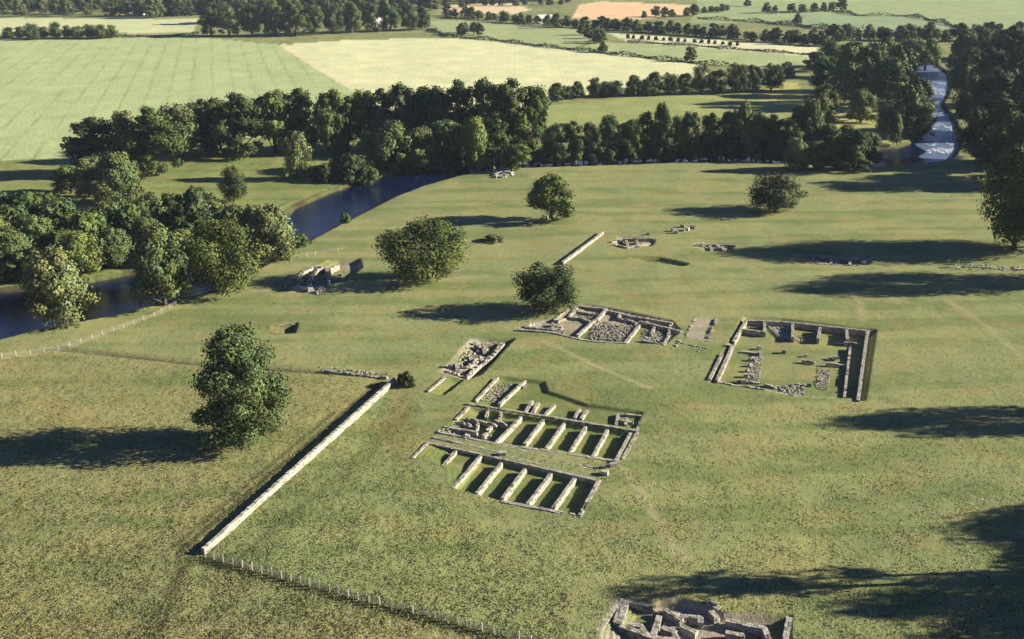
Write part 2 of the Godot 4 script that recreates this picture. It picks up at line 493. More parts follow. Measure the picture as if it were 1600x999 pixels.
# shape: 0 round, 1 upright oval, 2 spreading low, 3 cone, 4 bush, 5 high crown on bare stem
func make_tree_kind(called: String, s: int, high: float, wide: float, shape: int, lobes: int, leaves: int, leaf: float, tint: Color, gap := 0.0) -> void:
	var rng := RandomNumberGenerator.new()
	rng.seed = s
	var bare: float = [0.05, 0.02, 0.03, 0.03, 0.0, 0.52][shape]
	var lo := high * bare
	var half := (high - lo) * 0.5
	var mid := Vector3(0, lo + half, 0)
	var rad := wide * 0.5
	var cs: Array[Vector3] = []
	var rs: Array[float] = []
	var tone: Array[Color] = []
	for k in lobes:
		var y := rng.randf_range(-0.92, 0.95)
		var t := (y + 1.0) * 0.5
		var prof := 1.0
		match shape:
			0: prof = sqrt(maxf(0.05, 1.0 - y * y * (0.9 if y > 0.0 else 0.45)))
			1: prof = sqrt(maxf(0.05, 1.0 - pow(maxf(y + 0.25, 0.0) / 1.25, 2.2))) * (0.98 if y > -0.6 else 0.9)
			2: prof = 1.0 - 0.55 * t * t
			3: prof = 1.03 - t * 0.9
			4: prof = sqrt(maxf(0.08, 1.0 - t * t * 0.92))
			5: prof = sqrt(maxf(0.1, 1.0 - y * y))
		var ang := k * 2.39996 + rng.randf_range(-0.5, 0.5)
		var deep := 1.0 - pow(rng.randf(), 2.2) * 0.75
		var lr := rad * rng.randf_range(0.15, 0.34) * (0.75 + 0.4 * prof)
		var rr := maxf(0.0, rad * prof - lr * 0.75) * deep * rng.randf_range(0.8, 1.2)
		cs.append(mid + Vector3(cos(ang) * rr, y * (half - lr * 0.55), sin(ang) * rr))
		rs.append(lr)
		var b := rng.randf_range(0.72, 1.3)
		var warm := rng.randf_range(-0.12, 0.16)
		tone.append(Color(tint.r * b * (1.0 + warm), tint.g * b, tint.b * b * (1.0 - warm)))
	var m := MB.new()
	var total := 0.0
	for q in rs: total += q * q
	for k in lobes:
		var cnt := int(leaves * rs[k] * rs[k] / total)
		for i in cnt:
			var d := Vector3(rng.randfn(), rng.randfn(), rng.randfn()).normalized()
			var shell := rng.randf_range(0.62, 1.06) if rng.randf() < 0.82 else rng.randf_range(1.0, 1.42)
			var p := cs[k] + Vector3(d.x, d.y * 0.82, d.z) * rs[k] * shell
			if p.y < 0.15: continue
			var hidden := false
			for q in 6:
				var o := (k * 7 + q * 13 + 1) % lobes
				if o != k and p.distance_squared_to(cs[o]) < rs[o] * rs[o] * 0.2: hidden = true
			if hidden: continue
			var out := (d + (p - mid).normalized() * 0.35 + Vector3(rng.randf_range(-1, 1), rng.randf_range(-1, 1), rng.randf_range(-1, 1)) * 0.75).normalized()
			var u := out.cross(Vector3(rng.randfn(), rng.randfn(), rng.randfn())).normalized()
			var w := out.cross(u)
			var sz := leaf * rng.randf_range(0.55, 1.25)
			var f := rng.randf_range(0.75, 1.28)
			var col := tone[k] * f
			var a0 := p + u * sz
			var a1 := p + w * sz * rng.randf_range(0.45, 0.8) + out * sz * 0.15
			var a2 := p - u * sz * rng.randf_range(0.7, 1.1)
			var a3 := p - w * sz * rng.randf_range(0.45, 0.8) - out * sz * 0.15
			var sn := (out * 0.75 + d * 0.5).normalized()
			m.quad(a0, a1, a2, a3, sn, col)
	var t := MB.new()
	var bark := Color(0.11, 0.09, 0.065)
	if shape == 4:
		for k in 5:
			t.tube(Vector3(0, -0.2, 0), cs[(k * 5) % lobes] * Vector3(0.6, 0.9, 0.6), wide * 0.02, wide * 0.008, bark, 5)
	else:
		var tr := high * 0.022 + wide * 0.008
		var top := lo + half * (1.1 if shape != 3 else 1.75)
		t.tube(Vector3(0, -0.5, 0), Vector3(0, high * 0.03, 0), tr * 1.7, tr * 1.1, bark, 9)
		t.tube(Vector3(0, high * 0.03, 0), Vector3(wide * 0.01, lo + half * 0.3, 0), tr * 1.1, tr * 0.8, bark, 9)
		t.tube(Vector3(wide * 0.01, lo + half * 0.3, 0), Vector3(0, top, 0), tr * 0.8, tr * 0.2, bark, 7)
		for k in 14:
			var q := cs[(k * 3 + 1) % lobes]
			var from := Vector3(0, clampf(q.y - half * 0.5, lo * 0.9, top * 0.95), 0)
			t.tube(from, q, tr * 0.42, tr * 0.1, bark, 5)
	kinds[called] = {"crown": m.mesh(), "trunk": t.mesh(), "high": high, "wide": wide, "shape": shape}

var protos := {}
var leaf_tints: Array[StandardMaterial3D] = []
func plant(kind: String, at: Vector3, high: float, wide: float, turn: float, called: String, label: String, category: String, group: String) -> Node3D:
	var k: Dictionary = kinds[kind]
	var key := kind + "/" + called
	var o: Node3D
	if protos.has(key):
		o = (protos[key] as Node3D).duplicate()
		o.name = numbered(called)
		for q in ["group"]:
			if o.has_meta(q): o.remove_meta(q)
		add_child(o)
	else:
		o = Node3D.new()
		o.name = numbered(called)
		add_child(o)
		part("trunk" if k.shape != 4 else "stem", k.trunk, mat_bark, o)
		part("crown" if k.shape != 4 else "foliage", k.crown, mat_leaf, o)
		protos[key] = o
	if leaf_tints.is_empty():
		for q in [Color(1, 1, 1), Color(0.84, 0.90, 0.86), Color(0.96, 0.99, 0.84), Color(0.90, 0.98, 0.86), Color(0.82, 0.87, 0.82)]:
			var lm: StandardMaterial3D = mat_leaf.duplicate()
			lm.albedo_color = q
			leaf_tints.append(lm)
	(o.get_child(1) as MeshInstance3D).material_override = leaf_tints[int(absf(at.x * 3.7 + at.z * 1.3)) % leaf_tints.size()]
	o.transform = Transform3D(Basis(Vector3.UP, turn).scaled_local(Vector3(wide / k.wide, high / k.high, wide / k.wide)), at)
	tag(o, label, category, group)
	return o
# x, y of the foot in photo pixels; height and width in photo pixels
func tree_at(kind: String, x: float, y: float, hp: float, wp: float, called: String, label: String, category := "tree", group := "") -> Node3D:
	var at := on(x, y)
	var mp := metres_per_pixel(at)
	var dep := atan(EYE / Vector2(at.x, at.z).length())
	var seen := hp * mp
	var wide := wp * mp
	var high := maxf((seen - wide * sin(dep) * 0.25) / cos(dep), seen * 0.6) * 1.06
	if last_river >= 0.0: at.y = -0.9
	return plant(kind, at - Vector3(0, 0.08, 0), high, wide, fposmod(x * 1.7 + y * 2.9, TAU), called, label, category, group)

func build_trees() -> void:
	var dark := Color(0.062, 0.076, 0.028)
	var oak := Color(0.078, 0.096, 0.035)
	var pale := Color(0.115, 0.135, 0.052)
	var ash := Color(0.092, 0.115, 0.043)
	make_tree_kind("oak", 21, 18.0, 21.0, 0, 60, 15000, 0.34, oak)
	make_tree_kind("dark_round", 22, 15.0, 16.0, 0, 46, 11000, 0.33, dark)
	make_tree_kind("dark_oval", 23, 22.0, 14.0, 1, 52, 9000, 0.46, dark)
	make_tree_kind("ash_oval", 24, 22.0, 15.0, 1, 46, 9000, 0.46, ash)
	make_tree_kind("round_wood", 25, 20.0, 17.0, 1, 42, 8500, 0.5, oak)
	make_tree_kind("willow", 26, 16.0, 17.0, 2, 54, 10000, 0.42, pale)
	make_tree_kind("upright", 27, 22.0, 16.0, 1, 95, 26000, 0.29, ash)
	make_tree_kind("conifer", 28, 22.0, 9.0, 3, 44, 6000, 0.45, dark)
	make_tree_kind("bush", 29, 5.0, 7.0, 4, 26, 3500, 0.30, ash)
	make_tree_kind("bush_dark", 30, 5.0, 7.0, 4, 26, 3500, 0.30, dark)
	make_tree_kind("high_crown", 31, 24.0, 15.0, 5, 22, 1500, 0.42, dark)
	make_tree_kind("riverside", 32, 15.0, 14.0, 2, 62, 15000, 0.33, pale)
	# trees standing alone on the meadow
	var broad := tree_at("oak", 668, 438, 100, 152, "oak_tree", "broad round oak standing alone between the river bank and the ruined gateway")
	broad.rotation.y = 0.4
	broad.scale.z *= 0.72
	tree_at("ash_oval", 861, 345, 76, 76, "ash_tree", "upright oval tree alone on the meadow beyond the low pale wall")
	tree_at("dark_round", 1211, 331, 62, 92, "oak_tree", "small domed dark tree alone on the open meadow with clear stem")
	tree_at("dark_round", 853, 486, 80, 104, "oak_tree", "dark round tree shading the end of the commander's house ruins")
	tree_at("upright", 380, 692, 184, 142, "lime_tree", "tall ragged tree alone in the rough pasture beside the stone wall")
	tree_at("bush_dark", 634, 602, 24, 30, "shrub", "small dark bush at the far end of the field wall", "shrub")
	tree_at("bush", 770, 376, 12, 36, "shrub", "low spreading bush on the open meadow near the broad oak", "shrub")
	# trees at the side of the site
	tree_at("oak", 1612, 388, 148, 112, "oak_tree", "second tall oak close behind the huge dark oak at meadow edge")
	tree_at("oak", 1584, 392, 156, 136, "oak_tree", "huge dark oak with loose lit branches at the meadow edge")
	var shade := [["oak", 1690, 441, 165, 128], ["oak", 1930, 648, 215, 125], ["oak", 2180, 815, 245, 200], ["oak", 2030, 922, 245, 150], ["oak", 2200, 985, 270, 240], ["oak", 2310, 872, 260, 280], ["oak", 2340, 940, 280, 300], ["oak", 2340, 1010, 280, 260], ["oak", 2120, 1030, 260, 180], ["high_crown", 1705, 904, 250, 110], ["high_crown", 1790, 888, 235, 90]]
	for q in shade:
		tree_at(q[0], q[1], q[2], q[3], q[4], "park_tree", "tall park tree whose long shadow falls across the meadow", "tree", "park trees beside the meadow")
	# belts: kind, foot x, foot y, height, width
	var belt := []
	for q in [[150,272,88,82],[200,270,94,86],[245,274,104,84],[285,250,90,72],[320,236,78,64],[345,240,84,62],[378,246,98,84],[430,240,100,72],[470,236,94,64],[520,240,96,62],[545,236,82,54],[572,233,94,58],[600,231,90,62],[632,236,102,66],[660,231,92,62],[682,236,104,66],[720,238,108,66],[760,241,112,70],[800,245,116,72],[832,240,108,58],[770,258,84,62]]:
		belt.append(q)
	var i := 0
	for q in belt:
		tree_at(["dark_oval", "round_wood", "dark_oval", "ash_oval"][i % 4], q[0], q[1], q[2], q[3], "woodland_tree", ["tall dark oval tree in the belt between crop field and river", "rounded tree in the belt between crop field and river", "tall dark oval tree in the belt between crop field and river", "slender paler tree in the belt between crop field and river"][i % 4], "tree", "belt of trees along the crop fields")
		i += 1
	for q in [[700,256,76,62],[740,264,82,56],[610,267,76,78],[655,264,72,56],[580,264,56,52],[466,280,70,52],[806,266,44,56],[190,322,84,84],[150,312,66,72],[112,302,48,62]]:
		tree_at("willow" if i % 3 else "ash_oval", q[0], q[1], q[2], q[3], "riverside_tree", "pale green bushy tree in front of the tall belt", "tree", "paler trees in front of the belt")
		i += 1
	tree_at("dark_round", 366, 316, 56, 48, "woodland_tree", "single rounded tree on the grass between tree belt and river")
	tree_at("riverside", 96, 500, 120, 112, "riverside_tree", "leafy tree overhanging the dark river where the fenced slope ends")
	tree_at("riverside", 258, 476, 126, 100, "riverside_tree", "tall leafy tree on the near bank splitting the visible blue water")
	tree_at("oak", 350, 456, 112, 126, "riverside_tree", "dark round tree on the near bank beside the bath house ruin")
	tree_at("riverside", 426, 402, 88, 86, "riverside_tree", "leafy tree at the bend where the open straight of river begins")
	for q in [[332,402,64,72],[232,402,62,62],[20,428,74,84],[130,432,72,80],[62,404,66,76],[180,415,60,66],[290,412,60,64],[0,400,60,70]]:
		tree_at("riverside", q[0], q[1], q[2], q[3], "riverside_tree", "smaller leafy tree behind those overhanging the river bend", "tree", "trees over the river bend")
	for q in [[310,338,38,54],[270,342,34,44],[236,350,40,50],[40,352,46,72],[92,358,42,62],[8,352,42,54],[142,396,56,70],[200,384,54,66],[170,362,40,56],[302,372,50,60],[400,372,46,50],[545,279,34,60],[575,282,22,34],[505,283,24,34],[120,380,40,60],[260,372,44,56],[366,362,36,48],[50,380,40,60],[470,384,20,26],[448,392,22,26],[540,348,16,16],[75,340,36,56],[20,372,44,64],[215,360,38,54],[330,352,34,50],[160,420,44,60],[100,412,46,64],[40,436,40,60]]:
		tree_at("bush" if i % 2 else "bush_dark", q[0], q[1], q[2] * 1.2, q[3] * 1.25, "riverside_shrub", "leafy shrub in the thicket along the far river bank", "shrub", "shrubs along the river")
		i += 1
	for k in 34:
		var x := 850.0 + k * 15.5
		var y := 252.0 - 8.0 * sin(clampf((x - 850.0) / 480.0, 0.0, 1.0) * PI) + (2.0 if k % 2 else 0.0)
		tree_at("bush_dark" if k % 3 else "bush", x, y, 26.0 + (k * 7 % 5) * 3.0, 38.0, "bank_shrub", "dark shrub at the water's edge under the far reach trees", "shrub", "shrubs under the far reach trees")
	for k in 6:
		tree_at("bush_dark" if k % 2 else "bush", 590.0 + k * 44.0, 265.0 - k * 3.6, 26.0 + (k * 5 % 4) * 4.0, 34.0, "bank_shrub", "dark shrub at the water's edge below the tall belt", "shrub", "shrubs below the tall belt")
	# along the far reach of the river
	for q in [[868,252,64,46],[895,250,62,42],[922,250,60,42],[950,248,68,46],[985,248,68,42],[1008,246,72,40],[1032,246,84,44],[1055,244,64,38],[1078,244,74,42],[1108,244,68,42],[1135,242,68,42],[1155,242,82,44],[1182,242,74,44],[1205,246,68,46],[1235,250,72,48],[1262,248,92,52],[1290,250,64,46],[1335,268,64,52],[1310,264,52,42],[1242,266,50,46],[1272,264,46,42],[1285,192,58,52],[1276,208,62,56],[1250,216,52,46],[880,240,50,40],[960,238,52,40],[1040,236,50,40],[1120,234,52,40]]:
		tree_at(["dark_oval", "round_wood", "willow", "ash_oval"][i % 4], q[0], q[1], q[2], q[3], "riverside_tree", ["dark narrow tree", "rounded tree", "pale bushy tree", "slender tree"][i % 4] + " in the row along the straight far reach of river", "tree", "trees along the far reach")
		i += 1
	for q in [[870,158,28,30],[884,156,22,26],[902,154,26,28],[930,152,30,30],[946,152,24,26],[962,152,26,30],[990,150,32,32],[1008,150,26,28],[1022,149,36,34],[1045,148,34,34],[1070,147,32,32],[1095,146,44,36],[1120,146,36,36],[1150,145,46,38],[1175,143,40,38],[1205,141,42,40],[1228,122,24,30]]:
		tree_at("round_wood" if i % 2 else "dark_round", q[0], q[1], q[2], q[3], "hedgerow_tree", "rounded tree in the hedgerow under the pale yellow field", "tree", "hedgerow under the yellow field")
		i += 1
	for q in [[1290,150,62,58],[1320,160,82,62],[1350,166,88,62],[1385,172,84,62],[1365,142,72,62],[1400,152,78,58],[1330,122,58,54],[1300,104,38,52],[1380,108,48,52],[1420,112,54,54],[1446,106,46,50],[1416,212,78,62],[1440,214,60,42],[1396,226,46,27],[1430,182,60,50],[1272,112,32,36],[1345,190,50,50],[1322,224,30,44],[1355,232,32,44],[1385,205,40,40]]:
		tree_at(["willow", "round_wood", "ash_oval"][i % 3], q[0], q[1], q[2], q[3], "woodland_tree", ["pale bushy tree", "rounded tree", "slender tree"][i % 3] + " in the wood inside the upper river bend", "tree", "wood inside the upper bend")
		i += 1
	for q in [[1502,112,62,50],[1532,112,66,54],[1572,112,68,56],[1606,116,72,58],[1505,152,78,56],[1538,162,84,60],[1584,166,92,64],[1515,202,84,58],[1548,206,94,62],[1592,212,98,66],[1520,246,76,56],[1558,256,98,70],[1604,262,112,80],[1645,255,112,80],[1640,290,125,90],[1640,180,95,66],[1560,95,48,50],[1640,120,70,60],[1512,90,40,46],[1578,284,110,84],[1545,275,70,56]]:
		tree_at(["dark_oval", "round_wood", "dark_round"][i % 3], q[0], q[1], q[2], q[3], "woodland_tree", ["tall dark oval tree", "rounded tree", "dark domed tree"][i % 3] + " in the heavy wood on the shaded river bank", "tree", "heavy wood on the shaded bank")
		i += 1
	# woods at the top of the crop fields
	for q in [[330,55,42,36],[358,57,48,38],[394,56,48,40],[430,56,50,40],[463,57,52,40],[490,55,46,36],[520,53,48,36],[550,52,46,34],[580,50,42,34],[610,49,42,34],[640,48,40,32],[660,46,34,28],[345,38,36,34],[378,36,36,34],[412,36,38,34],[448,36,36,34],[482,34,36,34],[536,33,34,32],[570,32,30,32],[602,30,30,30],[632,30,28,28]]:
		tree_at(["round_wood", "dark_oval", "ash_oval", "dark_round"][i % 4], q[0], q[1], q[2], q[3], "woodland_tree", ["rounded tree", "tall dark oval tree", "slender tree", "dark domed tree"][i % 4] + " in the wood at the top of the crop fields", "tree", "wood above the crop fields")
		i += 1
	for q in [[14,60,18,22],[32,59,18,22],[50,62,26,26],[68,59,18,22],[88,60,26,22],[106,59,20,20],[122,60,20,22],[140,59,22,24],[158,60,22,24],[174,59,20,22]]:
		tree_at("dark_round", q[0], q[1], q[2], q[3], "hedgerow_tree", "small dark tree in the short row across the pale field", "tree", "short row across the pale field")
	var rng := RandomNumberGenerator.new()
	rng.seed = 77
	for k in 40:
		var x := -40.0 + k * 9.2
		if k % 11 == 7: continue
		tree_at(["round_wood", "conifer", "dark_round", "dark_oval"][k % 4], x + rng.randf_range(-4, 4), 22.0 + rng.randf_range(-8, 4), rng.randf_range(18, 28), rng.randf_range(16, 26), "distant_tree", ["rounded tree", "pointed conifer", "dark domed tree", "tall dark oval tree"][k % 4] + " in the distant wood behind the pale far field", "tree", "distant wood")
	far_wood(rng)
	var rows := [[690,24,860,40,13,14],[860,42,960,46,7,16],[950,46,1290,72,26,17],[690,12,900,6,12,10],[1095,22,1140,18,5,11],[1195,20,1320,16,9,13],[1260,64,1440,62,12,20],[1450,66,1600,62,9,22],[715,50,760,56,3,16],[905,52,945,74,4,16],[1000,28,1090,24,6,13]]
	for q in rows:
		for k in q[4]:
			var t: float = (k + rng.randf_range(0.1, 0.9)) / q[4]
			var hp: float = q[5] * rng.randf_range(0.75, 1.35)
			tree_at(["round_wood", "dark_round", "dark_oval"][k % 3], lerpf(q[0], q[2], t), lerpf(q[1], q[3], t) + rng.randf_range(-1.5, 1.5), hp, hp * rng.randf_range(0.9, 1.2), "distant_hedgerow_tree", ["rounded tree", "dark domed tree", "tall dark oval tree"][k % 3] + " in the far hedgerows between pastures", "tree", "far hedgerow trees")
	for q in [[1078,96,22,22],[942,82,16,18],[1246,38,16,16],[1168,10,12,14],[722,54,18,20]]:
		tree_at("round_wood", q[0], q[1], q[2], q[3], "field_tree", "lone round tree on a hedge line between far pastures", "tree", "lone trees among far pastures")
	for k in 16:
		tree_at("bush_dark", 980 + k * 11.5 + rng.randf_range(-2, 2), 60.5 + k * 0.72, rng.randf_range(5, 7.5), rng.randf_range(6, 9), "field_bush", "small dark bush in the row across the pale stubble", "shrub", "row of bushes across the stubble")

# the far-off wood, one mass of crowns
func far_wood(rng: RandomNumberGenerator) -> void:
	var spots: Array[Transform3D] = []
	var k: Dictionary = kinds["round_wood"]
	for q in [[-120,16,300,8,60], [-150,6,310,0,60], [300,22,680,14,46], [320,8,690,4,50], [-300,-6,760,-8,120], [225,27,300,22,9], [680,6,900,-2,30], [1400,-4,1700,-4,40]]:
		for n in q[4]:
			var t := rng.randf()
			var p := on(lerpf(q[0], q[2], t), lerpf(q[1], q[3], t) + rng.randf_range(-3, 3))
			var s := rng.randf_range(0.75, 1.3)
			spots.append(Transform3D(Basis(Vector3.UP, rng.randf() * TAU).scaled(Vector3(s * rng.randf_range(0.9, 1.2), s, s)), p))
	var mm := MultiMesh.new()
	mm.transform_format = MultiMesh.TRANSFORM_3D
	mm.mesh = k.crown
	mm.instance_count = spots.size()
	for n in spots.size(): mm.set_instance_transform(n, spots[n])
	var o := MultiMeshInstance3D.new()
	o.multimesh = mm
	o.material_override = mat_leaf
	o.name = "distant_woodland"
	add_child(o)
	tag(o, "dark mass of far-off woodland beyond the crop fields", "woodland", "", "stuff")

# hedges along field edges
func hedge(a: Array, high: float, called: String, label: String, group := "") -> void:
	var rng := RandomNumberGenerator.new()
	rng.seed = int(a[0] * 7 + a[1] * 13)
	var m := MB.new()
	for i in range(0, a.size() - 2, 2):
		var p := G(a[i], a[i + 1])
		var q := G(a[i + 2], a[i + 3])
		var l := p.distance_to(q)
		var n := int(l * 9.0)
		for k in n:
			var c := p.lerp(q, rng.randf())
			c += Vector3(rng.randfn(), 0, rng.randfn()) * (0.5 + high * 0.12)
			c.y = hgt(c.x, c.z) + rng.randf() * high * (0.75 + 0.35 * sin(c.x * 0.13 + c.z * 0.09))
			var out := Vector3(rng.randfn(), 0.5 + rng.randf(), rng.randfn()).normalized()
			var u := out.cross(Vector3(rng.randfn(), rng.randfn(), rng.randfn())).normalized()
			var w := out.cross(u)
			var s := rng.randf_range(0.4, 0.9)
			m.quad(c + u * s, c + w * s * 0.7, c - u * s, c - w * s * 0.7, out, Color(0.045, 0.06, 0.024) * rng.randf_range(0.7, 1.4))
	var o := part(called, m.mesh(), mat_leaf, self)
	tag(o, label, "hedge", group)

# ------------------------------------------------------------------ stonework
func stone_tone(rng: RandomNumberGenerator) -> Color:
	var b := rng.randf_range(0.72, 1.16)
	var c := Color(0.49, 0.45, 0.345).lerp(Color(0.36, 0.345, 0.30), rng.randf())
	if rng.randf() < 0.18: c = Color(0.22, 0.21, 0.14)
	return c * b
# one wall of coursed blocks along photo points, absolute top height
func stone_wall(parent: Node, a: Array, ox: float, oy: float, s: float, thick: float, top: float, deep := 1.25, called := "wall", ruin := 0.14) -> void:
	var rng := RandomNumberGenerator.new()
	rng.seed = int(a[0] * 31 + a[1] * 17 + a[a.size() - 1] * 7 + ox)
	var m := MB.new()
	for i in range(0, a.size() - 2, 2):
		var p := G(ox + a[i] * s, oy + a[i + 1] * s, top)
		var q := G(ox + a[i + 2] * s, oy + a[i + 3] * s, top)
		wall_run(m, rng, p, q, thick, top, deep, ruin)
	part(called, m.mesh(), mat_stone, parent)
func wall_run(m: MB, rng: RandomNumberGenerator, p: Vector3, q: Vector3, thick: float, top: float, deep: float, ruin: float) -> void:
	p.y = 0; q.y = 0
	var d := (q - p).normalized()
	var side := Vector3(-d.z, 0, d.x)
	var b := Basis(d, Vector3.UP, side)
	var l := p.distance_to(q)
	var courses := maxi(1, int(round(deep / 0.24)))
	var ch := deep / courses
	var wythes := 2 if thick > 0.55 else 1
	var worn := rng.randf() * 9.0
	for c in courses:
		var y := top - deep + (c + 0.5) * ch
		for w in wythes:
			var wt := thick / wythes
			var off := (w - (wythes - 1) * 0.5) * wt
			var x := -0.1
			while x < l:
				var bl := minf(rng.randf_range(0.35, 0.85), l - x + 0.15)
				var h := ch * 0.5
				var at := x + bl * 0.5
				var low := ruin * (0.5 + 0.5 * sin(at * 0.55 + worn) * sin(at * 0.21 + worn * 2.0))
				x += bl
				if y > top - low * deep and rng.randf() < 0.75: continue
				if c == courses - 1: h *= rng.randf_range(0.7, 1.35)
				m.block(p + d * at + side * (off + rng.randf_range(-0.035, 0.035)) + Vector3(0, y, 0), b, Vector3(bl * 0.5 - 0.015, h, wt * 0.5 - 0.008), stone_tone(rng), rng, 0.06)
func rubble(parent: Node, a: Array, ox: float, oy: float, s: float, n: int, size: float, called := "rubble", upright := false) -> void:
	var rng := RandomNumberGenerator.new()
	rng.seed = int(a[0] * 3 + a[1] * 5 + n)
	var p := poly(a, ox, oy, s)
	var box := bounds(p)
	var m := MB.new()
	var done := 0
	for k in n * 6:
		if done >= n: break
		var q := box.position + Vector2(rng.randf(), rng.randf()) * box.size
		if not Geometry2D.is_point_in_polygon(q, p): continue
		done += 1
		var b := Basis(Vector3.UP, rng.randf() * TAU) if upright else Basis.from_euler(Vector3(rng.randf_range(-0.3, 0.3), rng.randf() * TAU, rng.randf_range(-0.3, 0.3)))
		var h := Vector3(rng.randf_range(0.5, 1.0), rng.randf_range(0.35, 0.7), rng.randf_range(0.4, 0.8)) * size
		if upright: h.y = size * rng.randf_range(1.0, 2.0)
		m.block(Vector3(q.x, hgt(q.x, q.y) + h.y * 0.6, q.y), b, h, stone_tone(rng), rng, 0.22)
	var o := part(called, m.mesh(), mat_stone, parent)
	o.set_meta("kind", "stuff")
func slabs(parent: Node, spots: Array, ox: float, oy: float, s: float, size: Vector3, called := "stone") -> void:
	for q in spots:
		var rng := RandomNumberGenerator.new()
		rng.seed = int(q[0] * 11 + q[1] * 3)
		var m := MB.new()
		var at := G(ox + q[0] * s, oy + q[1] * s)
		var h := size * rng.randf_range(0.75, 1.25)
		m.block(Vector3(at.x, hgt(at.x, at.z) + h.y * 0.85, at.z), Basis(Vector3.UP, rng.randf_range(-0.5, 0.5)), h, stone_tone(rng), rng, 0.16)
		part(called, m.mesh(), mat_stone, parent)

func build_ruins() -> void:
	# ---- barracks
	var B := 0.25
	var o := thing("barrack_ruin", "ruined barrack block of two rows of roofless rooms facing a gutter street", "ruin")
	for w in [[440,242, 1500,412], [450,262, 370,340], [255,418, 620,492, 1000,545, 1360,602], [300,385, 500,420]]:
		stone_wall(o, w, 620, 570, B, 0.6, 0.2, 1.25, "wall", 0.05)
	for w in [[628,80, 492,222], [800,98, 640,245], [845,225, 805,292], [885,238, 850,296], [985,250, 925,312], [1142,272, 1112,330], [1188,282, 1152,335]]:
		stone_wall(o, w, 620, 570, B, 0.6, 0.2, 0.7)
	for w in [[775,325, 622,482], [915,342, 800,492], [1045,366, 935,520], [1180,386, 1080,546], [1316,406, 1222,575], [1462,425, 1368,600], [1508,415, 1410,590]]:
		stone_wall(o, w, 620, 570, B, 0.56, 0.24, 1.25, "wall", 0.0)
	for w in [[1385,305, 1370,372], [1390,305, 1540,318], [1540,318, 1500,412], [1440,330, 1430,372], [1400,345, 1475,358]]:
		stone_wall(o, w, 620, 570, B, 0.55, 0.2, 0.8)
	for w in [[360,345, 505,385], [350,350, 262,415], [570,272, 558,322], [652,290, 640,342], [615,345, 700,378], [512,350, 488,420], [440,330, 620,372], [590,378, 540,440], [440,430, 435,470]]:
		stone_wall(o, w, 620, 570, B, 0.6, 0.18, 0.85, "wall", 0.5)
	for w in [[188,484, 520,556, 1265,724], [230,452, 560,525, 660,548]]:
		stone_wall(o, w, 620, 570, B, 0.6, 0.2, 1.25, "wall", 0.05)
	for w in [[192,486, 98,582], [366,540, 288,632], [532,558, 352,768], [652,612, 500,802], [802,648, 660,832], [962,680, 820,866], [1112,706, 978,892]]:
		stone_wall(o, w, 620, 570, B, 0.58, 0.26, 1.25, "wall", 0.0)
	stone_wall(o, [1265,722, 1145,940], 620, 570, B, 0.7, 0.24)
	stone_wall(o, [655,852, 1150,945], 620, 570, B, 0.7, 0.2)
	for w in [[640,500, 1000,590, 1260,650], [660,560, 900,622], [1120,628, 1250,660]]:
		stone_wall(o, w, 620, 570, B, 0.4, 0.12, 0.35, "gutter", 0.35)
	slabs(o, [[1375,612], [1350,640], [1290,650], [1300,690], [660,570], [800,130], [440,455]], 620, 570, B, Vector3(0.5, 0.3, 0.4))
	rubble(o, [500,215, 640,90, 720,110, 640,235], 620, 570, B, 260, 0.18, "paving_stones")
	rubble(o, [280,410, 360,360, 600,420, 580,480], 620, 570, B, 160, 0.2)
	# ---- gateway with guard chambers
	var Q := 0.1882
	o = thing("gateway_ruin", "deep excavated gateway ruin with pale guard chamber walls", "ruin")
	for w in [[290,418, 470,385], [300,425, 460,455], [560,382, 465,462], [775,185, 690,285], [470,385, 620,300], [390,350, 400,420], [520,330, 590,300], [560,210, 640,235], [690,285, 560,382], [600,195, 720,180]]:
		stone_wall(o, w, 640, 500, Q, 0.9, 0.1, 1.7, "wall", 0.35)
	stone_wall(o, [298,472, 150,590], 640, 500, Q, 0.6, 0.2, 0.9)
	slabs(o, [[540,190], [590,210], [620,240], [570,240], [520,320], [600,330], [420,360], [340,390], [480,300]], 640, 500, Q, Vector3(0.45, 0.5, 0.4), "pier_stone")
	rubble(o, [480,220, 760,190, 590,390, 320,420], 640, 500, Q, 120, 0.28)
	# ---- commander's house
	o = thing("house_ruin", "ruined commander's house with bath rooms and rows of floor pillars", "ruin")
	for w in [[40,290, 330,312, 560,372, 720,392, 950,402], [535,105, 470,185], [500,92, 350,210], [560,95, 760,118], [785,118, 705,205], [695,205, 545,335], [1055,255, 938,402], [905,150, 885,195], [800,130, 1000,180, 1330,235], [1060,222, 1400,302]]:
		stone_wall(o, w, 800, 460, Q, 0.68, 0.3, 1.2, "wall", 0.1)
	for w in [[545,140, 705,162], [480,188, 590,195, 660,225], [470,180, 380,215], [340,235, 335,300], [180,230, 110,262], [1090,370, 1265,412], [1300,335, 1260,420], [1395,380, 1340,455], [1130,195, 1120,250], [880,195, 1000,215], [1180,270, 1150,330], [1000,215, 1040,260], [1320,240, 1300,330], [80,262, 330,285]]:
		stone_wall(o, w, 800, 460, Q, 0.65, 0.2, 0.9, "wall", 0.45)
	rubble(o, [700,215, 960,250, 1030,275, 940,390, 640,360, 650,300], 800, 460, Q, 520, 0.17, "floor_pillars", true)
	rubble(o, [1100,280, 1290,310, 1260,375, 1070,355], 800, 460, Q, 160, 0.24)
	rubble(o, [380,240, 440,245, 440,310, 360,305], 800, 460, Q, 60, 0.25)
	rubble(o, [500,110, 700,160, 620,220, 480,180], 800, 460, Q, 90, 0.22)
	o = thing("foundation_ruin", "narrow low foundations between the house and the headquarters", "ruin")
